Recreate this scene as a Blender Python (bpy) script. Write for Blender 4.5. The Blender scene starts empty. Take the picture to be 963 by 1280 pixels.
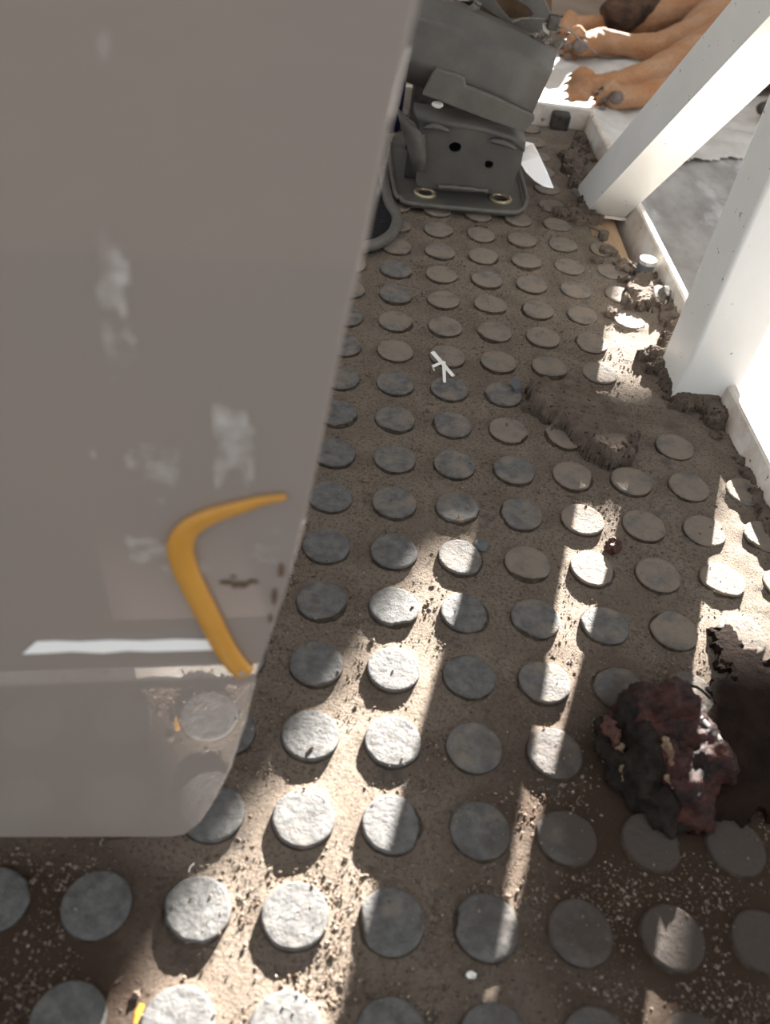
import bpy, bmesh, math, random
from mathutils import Vector, Matrix, noise
import numpy as np

# ---------------------------------------------------------------- camera, sky, sun, exposure
# All lengths below are given in stud pitches of the rubber mat (one pitch = 4 cm).
S = 0.04
scn = bpy.context.scene
col = scn.collection
scn.view_settings.view_transform = 'Standard'
scn.view_settings.look = 'None'
scn.view_settings.gamma = 1.0
scn.view_settings.use_curve_mapping = False
scn.view_settings.exposure = 0.0

cam_data = bpy.data.cameras.new('camera')
cam = bpy.data.objects.new('camera', cam_data)
col.objects.link(cam)
scn.camera = cam
cam.matrix_world = Matrix((
    (0.99323926, -0.09143195, -0.07152599, 1.90934644 * S),
    (0.01260537, 0.69745575, -0.71651698, -2.37358649 * S),
    (0.11539876, 0.71077118, 0.69389297, 9.14328687 * S),
    (0, 0, 0, 1)))
cam_data.sensor_width = 36.0
cam_data.lens = 1075.14 / 1280 * 36.0
cam_data.clip_start = 0.005
cam_data.clip_end = 50
cam_data.dof.use_dof = True
cam_data.dof.focus_distance = 15.0 * S
cam_data.dof.aperture_fstop = 10.5

world = bpy.data.worlds.new('world')
scn.world = world
world.use_nodes = True
bgn = world.node_tree.nodes['Background']
bgn.inputs['Color'].default_value = (0.93, 0.965, 1.0, 1)
bgn.inputs['Strength'].default_value = 1.12

SUN_DIR = Vector((0.37, 1.0, 0.34)).normalized()      # towards the sun
sl = bpy.data.lights.new('sun', 'SUN')
sl.energy = 72.0
sl.angle = math.radians(0.53)
sl.color = (1.0, 0.95, 0.89)
sun = bpy.data.objects.new('sun', sl)
sun.rotation_euler = SUN_DIR.to_track_quat('Z', 'Y').to_euler()
sun.location = (0.5, 2, 2)
col.objects.link(sun)

rnd = random.Random(7)
# ---------------------------------------------------------------- materials
def mat(name, c1, c2=None, scale=40, rough=0.8, bump=0.0, bscale=400, c3=None, s3=150, t3=0.62,
        metallic=0.0, spec=0.3, detail=6, lo=0.35, hi=0.65, stretch=None, w3=0.03, sheen=0):
    m = bpy.data.materials.new(name)
    m.use_nodes = True
    nt = m.node_tree
    N, L = nt.nodes, nt.links
    b = N['Principled BSDF']
    b.inputs['Roughness'].default_value = rough
    b.inputs['Metallic'].default_value = metallic
    b.inputs['Specular IOR Level'].default_value = spec
    g = N.new('ShaderNodeNewGeometry')
    vec = g.outputs['Position']
    if stretch:
        mp = N.new('ShaderNodeMapping')
        mp.inputs['Scale'].default_value = stretch
        L.new(vec, mp.inputs['Vector'])
        vec = mp.outputs['Vector']
    def ns(sc, det, ro=0.6):
        n = N.new('ShaderNodeTexNoise')
        n.inputs['Scale'].default_value = sc
        n.inputs['Detail'].default_value = det
        n.inputs['Roughness'].default_value = ro
        L.new(vec, n.inputs['Vector'])
        return n.outputs['Fac']
    def ramp(src, a, z):
        r = N.new('ShaderNodeMapRange')
        r.inputs['From Min'].default_value = a
        r.inputs['From Max'].default_value = z
        L.new(src, r.inputs['Value'])
        return r.outputs['Result']
    def mix(f, a, bb):
        x = N.new('ShaderNodeMix')
        x.data_type = 'RGBA'
        L.new(f, x.inputs['Factor'])
        for s, k in ((a, 6), (bb, 7)):
            if isinstance(s, tuple): x.inputs[k].default_value = (*s, 1)
            else: L.new(s, x.inputs[k])
        return x.outputs[2]
    c = c1
    if c2:
        c = mix(ramp(ns(scale, detail), lo, hi), c1, c2)
    if c3:
        c = mix(ramp(ns(s3, 4), t3, t3 + w3), c, c3)
    if isinstance(c, tuple): b.inputs['Base Color'].default_value = (*c, 1)
    else: L.new(c, b.inputs['Base Color'])
    if bump:
        bp = N.new('ShaderNodeBump')
        bp.inputs['Strength'].default_value = bump
        bp.inputs['Distance'].default_value = 0.0022
        L.new(ns(bscale, 8, 0.7), bp.inputs['Height'])
        L.new(bp.outputs['Normal'], b.inputs['Normal'])
    m['helpers'] = 0
    return m, nt, b, ns, ramp, mix

DUST = (0.205, 0.168, 0.134)
DUST2 = (0.150, 0.120, 0.094)
# dusty floor: fine brown dust over grey rubber, damp brown stains toward the near right
M = {}
def floor_mat():
    m, nt, b, ns, ramp, mix = mat('dusty_rubber', DUST, DUST2, 45, 0.95, 0.9, 700, spec=0.15)
    N, L = nt.nodes, nt.links
    c = mix(ramp(ns(28, 7), 0.40, 0.66), DUST, DUST2)
    c = mix(ramp(ns(60, 6), 0.60, 0.72), c, (0.085, 0.080, 0.076))          # rubber showing through
    c = mix(ramp(ns(480, 5), 0.50, 0.62), c, (0.125, 0.100, 0.078))
    c = mix(ramp(ns(650, 3), 0.64, 0.67), c, (0.035, 0.026, 0.02))          # dark specks
    c = mix(ramp(ns(1100, 2), 0.70, 0.73), c, (0.36, 0.32, 0.28))            # pale grains
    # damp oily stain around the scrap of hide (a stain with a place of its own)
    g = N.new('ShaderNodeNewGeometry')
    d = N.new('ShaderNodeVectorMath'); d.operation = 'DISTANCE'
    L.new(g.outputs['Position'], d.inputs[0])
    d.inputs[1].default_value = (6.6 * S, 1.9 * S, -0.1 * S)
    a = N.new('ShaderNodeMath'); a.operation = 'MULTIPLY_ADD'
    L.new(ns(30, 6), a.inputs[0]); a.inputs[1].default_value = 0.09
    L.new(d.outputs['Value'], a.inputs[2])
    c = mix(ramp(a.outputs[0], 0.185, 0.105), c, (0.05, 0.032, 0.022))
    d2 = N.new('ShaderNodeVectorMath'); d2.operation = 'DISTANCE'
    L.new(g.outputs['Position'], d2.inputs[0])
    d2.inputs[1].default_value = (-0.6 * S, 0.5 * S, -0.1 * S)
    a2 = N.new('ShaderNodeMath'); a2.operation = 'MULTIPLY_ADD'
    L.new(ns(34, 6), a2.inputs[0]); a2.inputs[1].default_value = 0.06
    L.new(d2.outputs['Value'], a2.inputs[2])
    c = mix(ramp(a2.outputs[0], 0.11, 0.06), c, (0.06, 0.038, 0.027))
    L.new(c, b.inputs['Base Color'])
    return m
M['floor'] = floor_mat()
def stud_mat(name, dust):
    m, nt, b, ns, ramp, mix = mat(name, DUST, DUST2, 45, 0.85, 1.0, 260, spec=0.3)
    c = mix(ramp(ns(160, 6), 0.35, 0.65), (0.085, 0.083, 0.081), (0.150, 0.147, 0.142))
    c = mix(ramp(ns(300, 5), 0.66, 0.74), c, (0.022, 0.021, 0.021))
    c = mix(ramp(ns(70, 7), 0.72 - dust * 0.5, 0.95 - dust * 0.5), c, DUST)
    c = mix(ramp(ns(650, 2), 0.70, 0.73), c, (0.26, 0.235, 0.21))
    N, L = nt.nodes, nt.links
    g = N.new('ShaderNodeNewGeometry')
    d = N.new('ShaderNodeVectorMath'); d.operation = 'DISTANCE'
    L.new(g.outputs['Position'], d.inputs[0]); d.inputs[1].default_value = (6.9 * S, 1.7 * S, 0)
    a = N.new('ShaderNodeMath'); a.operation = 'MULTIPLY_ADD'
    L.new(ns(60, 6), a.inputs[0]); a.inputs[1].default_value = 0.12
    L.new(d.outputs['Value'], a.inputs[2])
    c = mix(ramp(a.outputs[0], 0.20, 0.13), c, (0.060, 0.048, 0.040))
    nt.links.new(c, b.inputs['Base Color'])
    return m
M['stud_side'] = mat('dirt_and_contact_shade', (0.045, 0.033, 0.024), (0.10, 0.078, 0.060), 200, 1.0, 1.0, 500, spec=0.1)[0]  # dirt on the stud walls, darkened to paint in contact shade
M['stud_clean'] = stud_mat('scuffed_grey_rubber', 0.30)
M['stud_mid'] = stud_mat('dusty_grey_rubber', 0.55)
M['stud_dusty'] = stud_mat('dust_coated_rubber', 0.85)
M['mud'] = mat('dry_mud', (0.165, 0.132, 0.105), (0.100, 0.078, 0.061), 90, 1.0, 1.0, 500, spec=0.1,
               c3=(0.04, 0.028, 0.02), s3=260, t3=0.60)[0]
M['grit'] = mat('grit', (0.20, 0.16, 0.125), (0.085, 0.06, 0.045), 300, 1.0, spec=0.1, lo=0.42, hi=0.58,
                c3=(0.40, 0.36, 0.32), s3=500, t3=0.62)[0]
M['hide'] = mat('dried_hide', (0.010, 0.0065, 0.005), (0.024, 0.014, 0.010), 60, 0.9, 1.0, 260, spec=0.08)[0]
M['meat'] = mat('dried_meat', (0.012, 0.006, 0.005), (0.060, 0.020, 0.015), 75, 0.4, 1.0, 200, spec=0.25,
                c3=(0.22, 0.12, 0.09), s3=95, t3=0.66, w3=0.08, lo=0.42, hi=0.6)[0]
M['char'] = mat('blackened_flesh', (0.010, 0.008, 0.007), (0.03, 0.022, 0.018), 120, 0.7, 1.0, 260, spec=0.12)[0]
M['gristle'] = mat('gristle', (0.26, 0.19, 0.12), (0.10, 0.05, 0.035), 150, 0.5, 0.6, 300)[0]
M['bone'] = mat('bone', (0.8, 0.77, 0.72), (0.6, 0.52, 0.42), 200, 0.4, 0.2, 200, lo=0.5, hi=0.8)[0]
M['paint'] = mat('white_paint', (0.78, 0.78, 0.755), (0.72, 0.715, 0.68), 12, 0.32, 0.08, 60, spec=0.5,
                 c3=(0.12, 0.10, 0.085), s3=170, t3=0.70, w3=0.01)[0]
M['lip'] = mat('dirty_white_paint', (0.72, 0.68, 0.63), (0.5, 0.42, 0.34), 35, 0.6, 0.3, 200, spec=0.3,
               c3=(0.16, 0.09, 0.06), s3=90, t3=0.66, w3=0.02)[0]
M['concrete'] = mat('dusty_concrete', (0.44, 0.415, 0.39), (0.28, 0.26, 0.24), 22, 0.9, 0.5, 60, spec=0.2,
                    c3=(0.56, 0.56, 0.57), s3=14, t3=0.55, w3=0.12, stretch=(1, 0.5, 1))[0]
M['earth'] = mat('packed_earth', (0.30, 0.235, 0.185), (0.22, 0.165, 0.125), 9, 1.0, 0.8, 90, spec=0.1,
                 c3=(0.12, 0.095, 0.075), s3=130, t3=0.66)[0]
M['steel'] = mat('grey_painted_steel', (0.060, 0.057, 0.053), (0.088, 0.080, 0.071), 30, 0.55, 0.15, 300, spec=0.4,
                 c3=(0.16, 0.15, 0.14), s3=220, t3=0.72, w3=0.03)[0]
M['steel_edge'] = mat('worn_grey_steel', (0.085, 0.079, 0.071), (0.11, 0.10, 0.088), 60, 0.6, 0.3, 300, spec=0.4)[0]
M['rust'] = mat('rusty_steel', (0.16, 0.095, 0.05), (0.07, 0.045, 0.03), 50, 0.8, 0.4, 200)[0]
M['brass'] = mat('tarnished_brass', (0.42, 0.36, 0.25), (0.28, 0.22, 0.14), 120, 0.4, metallic=0.6)[0]
M['carpet'] = mat('black_carpet', (0.012, 0.012, 0.014), (0.03, 0.03, 0.033), 500, 1.0, 1.0, 900, spec=0.1,
                  c3=(0.3, 0.3, 0.3), s3=800, t3=0.72, w3=0.01)[0]
M['blue'] = mat('dark_blue_plastic', (0.004, 0.007, 0.03), None, rough=0.35)[0]
M['blackrubber'] = mat('black_rubber', (0.03, 0.027, 0.025), (0.07, 0.06, 0.05), 150, 0.7, 0.4, 300)[0]
M['darkiron'] = mat('dark_iron', (0.09, 0.08, 0.07), (0.16, 0.14, 0.12), 200, 0.6, 0.3, 300, metallic=0.4)[0]
M['zinc'] = mat('dusty_zinc', (0.5, 0.49, 0.46), (0.3, 0.27, 0.23), 150, 0.5, 0.2, 300, metallic=0.4)[0]
M['blade'] = mat('polished_steel', (0.93, 0.95, 0.98), None, rough=0.22, metallic=1.0)[0]
M['whiteplastic'] = mat('white_plastic', (0.75, 0.73, 0.69), None, rough=0.5)[0]
M['ply'] = mat('plywood', (0.50, 0.345, 0.215), (0.40, 0.27, 0.165), 40, 0.8, 0.3, 200, stretch=(4, 0.6, 1))[0]
M['cloth'] = mat('dirty_white_sheeting', (0.68, 0.65, 0.61), (0.48, 0.44, 0.40), 12, 0.8, 0.3, 80)[0]
M['yellow'] = mat('yellow_plastic', (0.55, 0.27, 0.045), (0.48, 0.23, 0.035), 60, 0.4, spec=0.5)[0]
M['glare_streak'] = mat('white_glare', (0.92, 0.92, 0.9), None, rough=0.5)[0]  # white put in as reflected glare on the panel
M['redscrap'] = mat('dried_red_flesh', (0.10, 0.040, 0.030), (0.04, 0.015, 0.012), 300, 0.5, 0.6, 400)[0]
M['chip'] = mat('grey_chip', (0.085, 0.09, 0.095), None, rough=0.6)[0]
M['gobo_wood'] = mat('weathered_gobo_wood', (0.36, 0.30, 0.24), (0.24, 0.19, 0.15), 30, 0.85, 0.4, 60, stretch=(5, 5, 0.4))[0]
M['reflection_brown'] = mat('brown_reflection_blocker', (0.085, 0.065, 0.055), (0.07, 0.055, 0.046), 20, 0.6, 0.2, 100)[0]
M['black'] = mat('black_hole_shade', (0.01, 0.01, 0.01), None, rough=0.9)[0]
M['fluff'] = mat('grey_lint', (0.22, 0.19, 0.165), (0.13, 0.11, 0.095), 300, 1.0, 1.0, 700)[0]
M['splash'] = mat('brown_mud_splash', (0.09, 0.055, 0.035), (0.14, 0.09, 0.06), 300, 0.9)[0]

def panel_mat():
    m, nt, b, ns, ramp, mix = mat('glossy_grey_brown_plastic', (0.14, 0.118, 0.104), None, rough=0.035, spec=1.0)
    c = mix(ramp(ns(9, 2), 0.3, 0.7), (0.29, 0.245, 0.215), (0.265, 0.232, 0.208))
    nt.links.new(c, b.inputs['Base Color'])
    b.inputs['IOR'].default_value = 1.75
    b.inputs['Specular IOR Level'].default_value = 0.5
    return m
M['panel'] = panel_mat()
def glint_film_mat():
    m, nt, b, ns, ramp, mix = mat('clear_glint_film', (0.9, 0.88, 0.85), None, rough=0.25, spec=0.8)  # pale see-through patches painting reflections on the panel
    N, L = nt.nodes, nt.links
    tr = N.new('ShaderNodeBsdfTransparent')
    ms = N.new('ShaderNodeMixShader')
    L.new(ramp(ns(170, 5), 0.35, 0.75), ms.inputs['Fac'])
    f = N.new('ShaderNodeMath'); f.operation = 'MULTIPLY'
    L.new(ramp(ns(110, 6), 0.45, 0.68), f.inputs[0]); f.inputs[1].default_value = 0.36
    L.new(f.outputs[0], ms.inputs['Fac'])
    L.new(tr.outputs[0], ms.inputs[1]); L.new(b.outputs[0], ms.inputs[2])
    L.new(ms.outputs[0], N['Material Output'].inputs['Surface'])
    return m
M['glint_film'] = glint_film_mat()
def fur_mat():
    m, nt, b, ns, ramp, mix = mat('tan_fur', (0.4, 0.22, 0.11), None, rough=0.9, bump=0.7, bscale=420, spec=0.15, stretch=(0.5, 1.4, 1.4))
    N, L = nt.nodes, nt.links
    c = mix(ramp(ns(16, 4), 0.35, 0.65), (0.40, 0.185, 0.085), (0.44, 0.27, 0.165))
    c = mix(ramp(ns(300, 3), 0.5, 0.8), c, (0.25, 0.13, 0.07))
    at = N.new('ShaderNodeAttribute'); at.attribute_name = 'marking'
    L.new(mix(at.outputs['Fac'], c, (0.03, 0.022, 0.018)), b.inputs['Base Color'])
    return m
M['fur'] = fur_mat()
M['fur_dark'] = mat('dark_brown_fur', (0.13, 0.07, 0.04), (0.025, 0.018, 0.014), 40, 0.9, 0.8, 500, stretch=(0.5, 1.4, 1.4))[0]
M['pad'] = mat('grey_paw_pad', (0.13, 0.10, 0.085), (0.2, 0.16, 0.14), 200, 0.7, 0.6, 500)[0]
M['claw'] = mat('dark_claw', (0.05, 0.04, 0.035), None, rough=0.4)[0]

# ---------------------------------------------------------------- object helpers
def tag(o, label, cat=None, group=None, kind=None):
    if label: o['label'] = label
    if cat: o['category'] = cat
    if group: o['group'] = group
    if kind: o['kind'] = kind
    return o
def thing(name, loc, label, cat, group=None):
    o = bpy.data.objects.new(name, None)
    o.empty_display_size = 0.02
    o.location = Vector(loc) * S
    col.objects.link(o)
    return tag(o, label, cat, group)
def wloc(o):
    v = Vector((0, 0, 0))
    while o: v += o.location; o = o.parent
    return v
def link(name, me, material, parent=None, smooth=False, origin=None):
    """me is in world coordinates (metres); the object's origin is put at origin (pitches) or at the parent."""
    o = bpy.data.objects.new(name, me)
    if parent: o.parent = parent
    base = wloc(parent) if parent else Vector((0, 0, 0))
    if origin is not None:
        w = Vector(origin) * S
        me.transform(Matrix.Translation(-w)); o.location = w - base
    else:
        me.transform(Matrix.Translation(-base))
    if material: me.materials.append(M[material])
    if smooth: me.polygons.foreach_set('use_smooth', [True] * len(me.polygons))
    col.objects.link(o)
    return o
def from_data(name, V, F, material, parent=None, smooth=False, origin=None):
    me = bpy.data.meshes.new(name)
    me.from_pydata([tuple(c * S for c in v) for v in V], [], F)
    me.validate()
    bm = bmesh.new(); bm.from_mesh(me)
    bmesh.ops.recalc_face_normals(bm, faces=bm.faces)
    bm.to_mesh(me); bm.free()
    return link(name, me, material, parent, smooth, origin)
def from_bm(name, bm, material, parent=None, smooth=False, origin=None):
    me = bpy.data.meshes.new(name)
    bmesh.ops.recalc_face_normals(bm, faces=bm.faces)
    bm.to_mesh(me); bm.free()
    me.transform(Matrix.Scale(S, 4))
    return link(name, me, material, parent, smooth, origin)
def bevel(bm, w, seg=2, angle=0.5):
    ed = [e for e in bm.edges if len(e.link_faces) == 2 and e.calc_face_angle(0) > angle]
    bmesh.ops.bevel(bm, geom=ed, offset=w, segments=seg, affect='EDGES', profile=0.5)
def box(x0, x1, y0, y1, z0, z1, bev=0.0, seg=2):
    bm = bmesh.new()
    bmesh.ops.create_cube(bm, size=1)
    for v in bm.verts:
        v.co = Vector(((x0 + x1) / 2 + v.co.x * (x1 - x0), (y0 + y1) / 2 + v.co.y * (y1 - y0), (z0 + z1) / 2 + v.co.z * (z1 - z0)))
    if bev: bevel(bm, bev, seg)
    return bm
def plate(outer, thick, holes=(), bev=0.0):
    """flat plate from a 3-D outline and hole outlines, thickened along vector thick"""
    bm = bmesh.new()
    for loop in [outer] + list(holes):
        vs = [bm.verts.new(p) for p in loop]
        for a, b in zip(vs, vs[1:] + vs[:1]): bm.edges.new((a, b))
    bmesh.ops.triangle_fill(bm, edges=bm.edges[:], use_beauty=True)
    fs = bm.faces[:]
    r = bmesh.ops.extrude_face_region(bm, geom=fs)
    t = Vector(thick)
    for v in r['geom']:
        if isinstance(v, bmesh.types.BMVert): v.co += t
    bmesh.ops.recalc_face_normals(bm, faces=bm.faces)
    bmesh.ops.dissolve_limit(bm, angle_limit=0.02, verts=bm.verts[:], edges=bm.edges[:])
    if bev: bevel(bm, bev, 2, 0.8)
    return bm
def ring3(c, ax, ay, rx, ry, n=20):
    c, ax, ay = Vector(c), Vector(ax).normalized(), Vector(ay).normalized()
    return [tuple(c + ax * rx * math.cos(2 * math.pi * i / n) + ay * ry * math.sin(2 * math.pi * i / n)) for i in range(n)]
def tube(path, radii, n=10, cap=True, flat=1.0, up=(0, 0, 1)):
    """tube along a path; flat < 1 squashes it along up"""
    P = [Vector(p) for p in path]
    if not isinstance(radii, (list, tuple)): radii = [radii] * len(P)
    V, F = [], []
    for i, p in enumerate(P):
        t = (P[min(i + 1, len(P) - 1)] - P[max(i - 1, 0)]).normalized()
        u = Vector(up)
        if abs(t.dot(u)) > 0.95: u = Vector((1, 0, 0.2))
        s = t.cross(u).normalized(); w = s.cross(t).normalized()
        for k in range(n):
            a = 2 * math.pi * k / n
            V.append(tuple(p + s * radii[i] * math.cos(a) + w * radii[i] * flat * math.sin(a)))
    for i in range(len(P) - 1):
        for k in range(n):
            F.append((i * n + k, i * n + (k + 1) % n, (i + 1) * n + (k + 1) % n, (i + 1) * n + k))
    if cap:
        F.append(tuple(range(n))); F.append(tuple(range((len(P) - 1) * n, len(P) * n)))
    return V, F
def smoothpath(pts, n=6):
    P = [Vector(p) for p in pts]; out = []
    for i in range(len(P) - 1):
        a, b, c, d = P[max(i - 1, 0)], P[i], P[i + 1], P[min(i + 2, len(P) - 1)]
        for k in range(n):
            t = k / n
            out.append(0.5 * ((2 * b) + (c - a) * t + (2 * a - 5 * b + 4 * c - d) * t * t + (3 * b - a - 3 * c + d) * t ** 3))
    out.append(P[-1])
    return out
def lump(c, r, seed=0, rough=0.25, freq=2.0, sub=3, squash=(1, 1, 1), fine=0.0):
    bm = bmesh.new()
    bmesh.ops.create_icosphere(bm, subdivisions=sub, radius=1)
    o = Vector((seed * 3.7, seed * 1.3, seed * 7.1))
    for v in bm.verts:
        d = 1 + rough * noise.fractal(v.co * freq + o, 1.0, 2.0, 4) + fine * noise.noise(v.co * 9 + o)
        v.co = Vector((v.co.x * r * squash[0] * d, v.co.y * r * squash[1] * d, v.co.z * r * squash[2] * d)) + Vector(c)
    return bm
def inside(x, y, poly):
    r = False; n = len(poly)
    for i in range(n):
        x1, y1 = poly[i][:2]; x2, y2 = poly[(i + 1) % n][:2]
        if (y1 > y) != (y2 > y) and x < (x2 - x1) * (y - y1) / (y2 - y1) + x1: r = not r
    return r
def edist(x, y, poly):
    b = 1e9; n = len(poly)
    for i in range(n):
        x1, y1 = poly[i][:2]; x2, y2 = poly[(i + 1) % n][:2]
        dx, dy = x2 - x1, y2 - y1
        t = max(0, min(1, ((x - x1) * dx + (y - y1) * dy) / (dx * dx + dy * dy + 1e-9)))
        b = min(b, math.hypot(x - x1 - t * dx, y - y1 - t * dy))
    return b
def crust(poly, h, step=0.06, edge=0.25, rough=0.06, jag=0.12, zb=-0.13, freq=2.5, zbase=-0.1, seed=0.0):
    """a crumbly slab lying on the floor: height field over an outline, with ragged borders and a closed underside"""
    xs = [p[0] for p in poly]; ys = [p[1] for p in poly]
    x0, x1, y0, y1 = min(xs) - jag, max(xs) + jag, min(ys) - jag, max(ys) + jag
    nx, ny = int((x1 - x0) / step) + 1, int((y1 - y0) / step) + 1
    V, F, idx = [], [], {}
    H = {}
    for i in range(nx + 1):
        for j in range(ny + 1):
            x, y = x0 + i * step, y0 + j * step
            q = Vector((x * 3 + seed, y * 3, seed))
            d = edist(x, y, poly) * (1 if inside(x, y, poly) else -1)
            d += jag * noise.fractal(q * 1.2, 1.0, 2.0, 4) * 1.2
            if d > 0:
                t = min(1, d / edge); t = math.sqrt(1 - (1 - t) ** 2)
                rr = rough * (0.10 + 1.6 * (1 - t))
                z = zbase + h * t + rr * (noise.fractal(Vector((x * freq, y * freq, seed + 5)), 0.8, 2.0, 4) + .7 * noise.noise(Vector((x * 11, y * 11, seed))) + .5 * noise.noise(Vector((x * 23, y * 23, seed)))) * (0.4 + t)
                H[i, j] = max(z, zbase + 0.01)
    for (i, j), z in H.items():
        idx[i, j] = len(V); V.append((x0 + i * step + rnd.uniform(-.2, .2) * step, y0 + j * step + rnd.uniform(-.2, .2) * step, z))
    top = len(V)
    low = {}
    from collections import Counter
    E = Counter()
    for (i, j) in list(H):
        q = [(i, j), (i + 1, j), (i + 1, j + 1), (i, j + 1)]
        if all(k in H for k in q):
            f = [idx[k] for k in q]; F.append(tuple(f))
            for a, b in zip(f, f[1:] + f[:1]): E[(a, b)] += 1
    for (a, b) in list(E):
        if (b, a) not in E:
            for k in (a, b):
                if k not in low:
                    low[k] = len(V); V.append((V[k][0], V[k][1], zb))
            F.append((b, a, low[a], low[b]))
    return V, F
def polyring(poly, n):
    return smoothpath(list(poly) + [poly[0]], n)[:-1]

# ================================================================ SETTING
FX0, FX1, FY0, FY1 = -9.0, 9.35, -0.55, 24.6
ZF = -0.1
# ground beyond the platform
def grid_plane(name, x0, x1, y0, y1, z, nx, ny, amp, material, freq=0.4, skip=None, **kw):
    V, F = [], []
    for j in range(ny + 1):
        for i in range(nx + 1):
            x = x0 + (x1 - x0) * i / nx; y = y0 + (y1 - y0) * j / ny
            V.append((x, y, z + amp * noise.fractal(Vector((x * freq, y * freq, 3)), 1, 2, 4)))
    for j in range(ny):
        for i in range(nx):
            a = j * (nx + 1) + i
            F.append((a, a + 1, a + nx + 2, a + nx + 1))
    me = bpy.data.meshes.new(name)
    me.from_pydata([tuple(c * S for c in v) for v in V], [], F)
    return link(name, me, material, smooth=True, origin=(x0, y0, z), **kw)
g = grid_plane('ground', -120, 160, -90, 200, -3.25, 120, 120, 0.10, 'earth')
tag(g, 'bare packed brown earth outside the platform', kind='structure')
cs = [(9.6, 8.0), (45, 8.0), (45, 29.0), (15.5, 32.0), (9.6, 31.0)]
bm = plate([(x, y, -3.0) for x, y in [(9.62, -40), (60, -40), (60, 33), (16, 34), (9.62, 33)]], (0, 0, -0.6))
o = from_bm('pavement', bm, 'concrete', origin=(20, 20, -3)); tag(o, 'grey dusty concrete slab beside the white posts', kind='structure')

# platform body and plywood deck
o = from_bm('floor', box(FX0, FX1 - .65, FY0 + .05, FY1, -1.2, ZF - 0.16), 'ply', origin=(0, 10, -1.2))
tag(o, 'bare tan plywood deck under the rubber mat', kind='structure')
# white lips round the deck
def lipbar(name, x0, x1, y0, y1, z0, z1):
    o = from_bm(name, box(x0, x1, y0, y1, z0, z1, 0.04), 'lip', origin=((x0 + x1) / 2, (y0 + y1) / 2, z0))
    tag(o, None, kind='structure'); return o
# the right lip runs slightly inward toward the far end
def lipline(y): return 9.36 if y < 4 else 9.36 - 0.62 * (y - 4) / 20.6
bm = bmesh.new()
prof = [(-0.02, -3.0), (0.0, -0.1), (0.05, 0.40), (0.09, 0.44), (0.2, 0.44), (0.22, 0.40), (0.22, -3.0)]
rings = []
for k in range(14):
    y = -0.6 if k == 0 else 4 + (24.8 - 4) * (k - 1) / 12
    rings.append([bm.verts.new((lipline(y) + a + 0.012 * noise.noise(Vector((y * .9, a, 1))), y, z)) for a, z in prof])
for a, b in zip(rings, rings[1:]):
    for q in range(len(prof)): bm.faces.new((a[q], a[(q + 1) % len(prof)], b[(q + 1) % len(prof)], b[q]))
bm.faces.new(rings[0]); bm.faces.new(rings[-1][::-1])
o = from_bm('trim_1', bm, 'lip', origin=(9.3, 10, -3)); tag(o, 'long white metal lip along the right edge of the platform', kind='structure')
o = lipbar('trim_2', -9, 8.95, 24.62, 24.82, -3.0, 0.52); o['label'] = 'white metal lip across the far edge of the platform'
o = lipbar('trim_3', -9, 9.34, -0.85, -0.62, -3.0, -0.14); o['label'] = 'white metal strip across the near edge of the platform'
o = lipbar('trim_4', -9.25, -9.02, -0.6, 24.8, -3.0, 0.35); o['label'] = 'white metal lip along the left edge of the platform'

# ================================================================ RUBBER MAT with its raised studs
mat_root = thing('rubber_floor_mat', (2, 1, ZF), 'grey brown dusty rubber floor mat with rows of raised round studs', 'floor mat')
KY = 1.0472
studs = []
for r in range(0, 26):
    for c in range(-4, 10):
        x, y = c, r * KY
        if c == 9 and not (5 < r < 9): continue
        if c < 0 and r > 2: continue
        if c < 2 and r > 12: continue
        if c == 8 and (10 <= r <= 12 or r == 17): continue
        if 3 <= c <= 6 and 18 <= r <= 20: continue
        if y > 24.2 or (c == 8 and r > 20): continue
        studs.append((x, y, c, r))
SR = 0.345
def torn(x, y):
    return 16.0 < y < 18.9 + .1 * noise.noise(Vector((x * 5, 0, 3))) and x > 7.9 + max(0, 17.6 - y) * .5 + 0.1 * noise.noise(Vector((y * 4, 1, 0)))
step = 0.075
nx, ny = int((9.33 + 7.0) / step), int((FY1 - FY0) / step)
cx = np.array([[s[0], s[1]] for s in studs])
V, F, keep = [], [], []
for j in range(ny + 1):
    y = FY0 + j * step
    near = cx[np.abs(cx[:, 1] - y) < 0.8]
    for i in range(nx + 1):
        x = -7.0 + i * step
        z = ZF + 0.020 * noise.fractal(Vector((x * 1.3, y * 1.3, 0)), 1, 2, 3) + 0.012 * noise.noise(Vector((x * 9, y * 9, 4)))
        if len(near):
            d = math.sqrt(float(np.min((near[:, 0] - x) ** 2 + (near[:, 1] - y) ** 2)))
            k = max(0, 1 - max(0, d - 0.33) / 0.14)
            z += 0.035 * k * k * (1 + 0.8 * noise.noise(Vector((x * 5, y * 5, 9))))
        if x > 7.2: z += 0.03 * min(1, (x - 7.2)) * (1 + noise.noise(Vector((x * 3, y * 3, 2))))
        V.append((x, y, z)); keep.append(not torn(x, y))
for j in range(ny):
    for i in range(nx):
        q = (j * (nx + 1) + i, j * (nx + 1) + i + 1, (j + 1) * (nx + 1) + i + 1, (j + 1) * (nx + 1) + i)
        if all(keep[k] for k in q) and V[q[1]][0] < lipline(V[q[1]][1]) + .02: F.append(q)
me = bpy.data.meshes.new('mat_sheet')
me.from_pydata([tuple(c * S for c in v) for v in V], [], F)
sheet = link('mat_sheet', me, 'floor', mat_root, smooth=True)
so = sheet.modifiers.new('thickness', 'SOLIDIFY'); so.thickness = 0.14 * S; so.offset = -1

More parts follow.
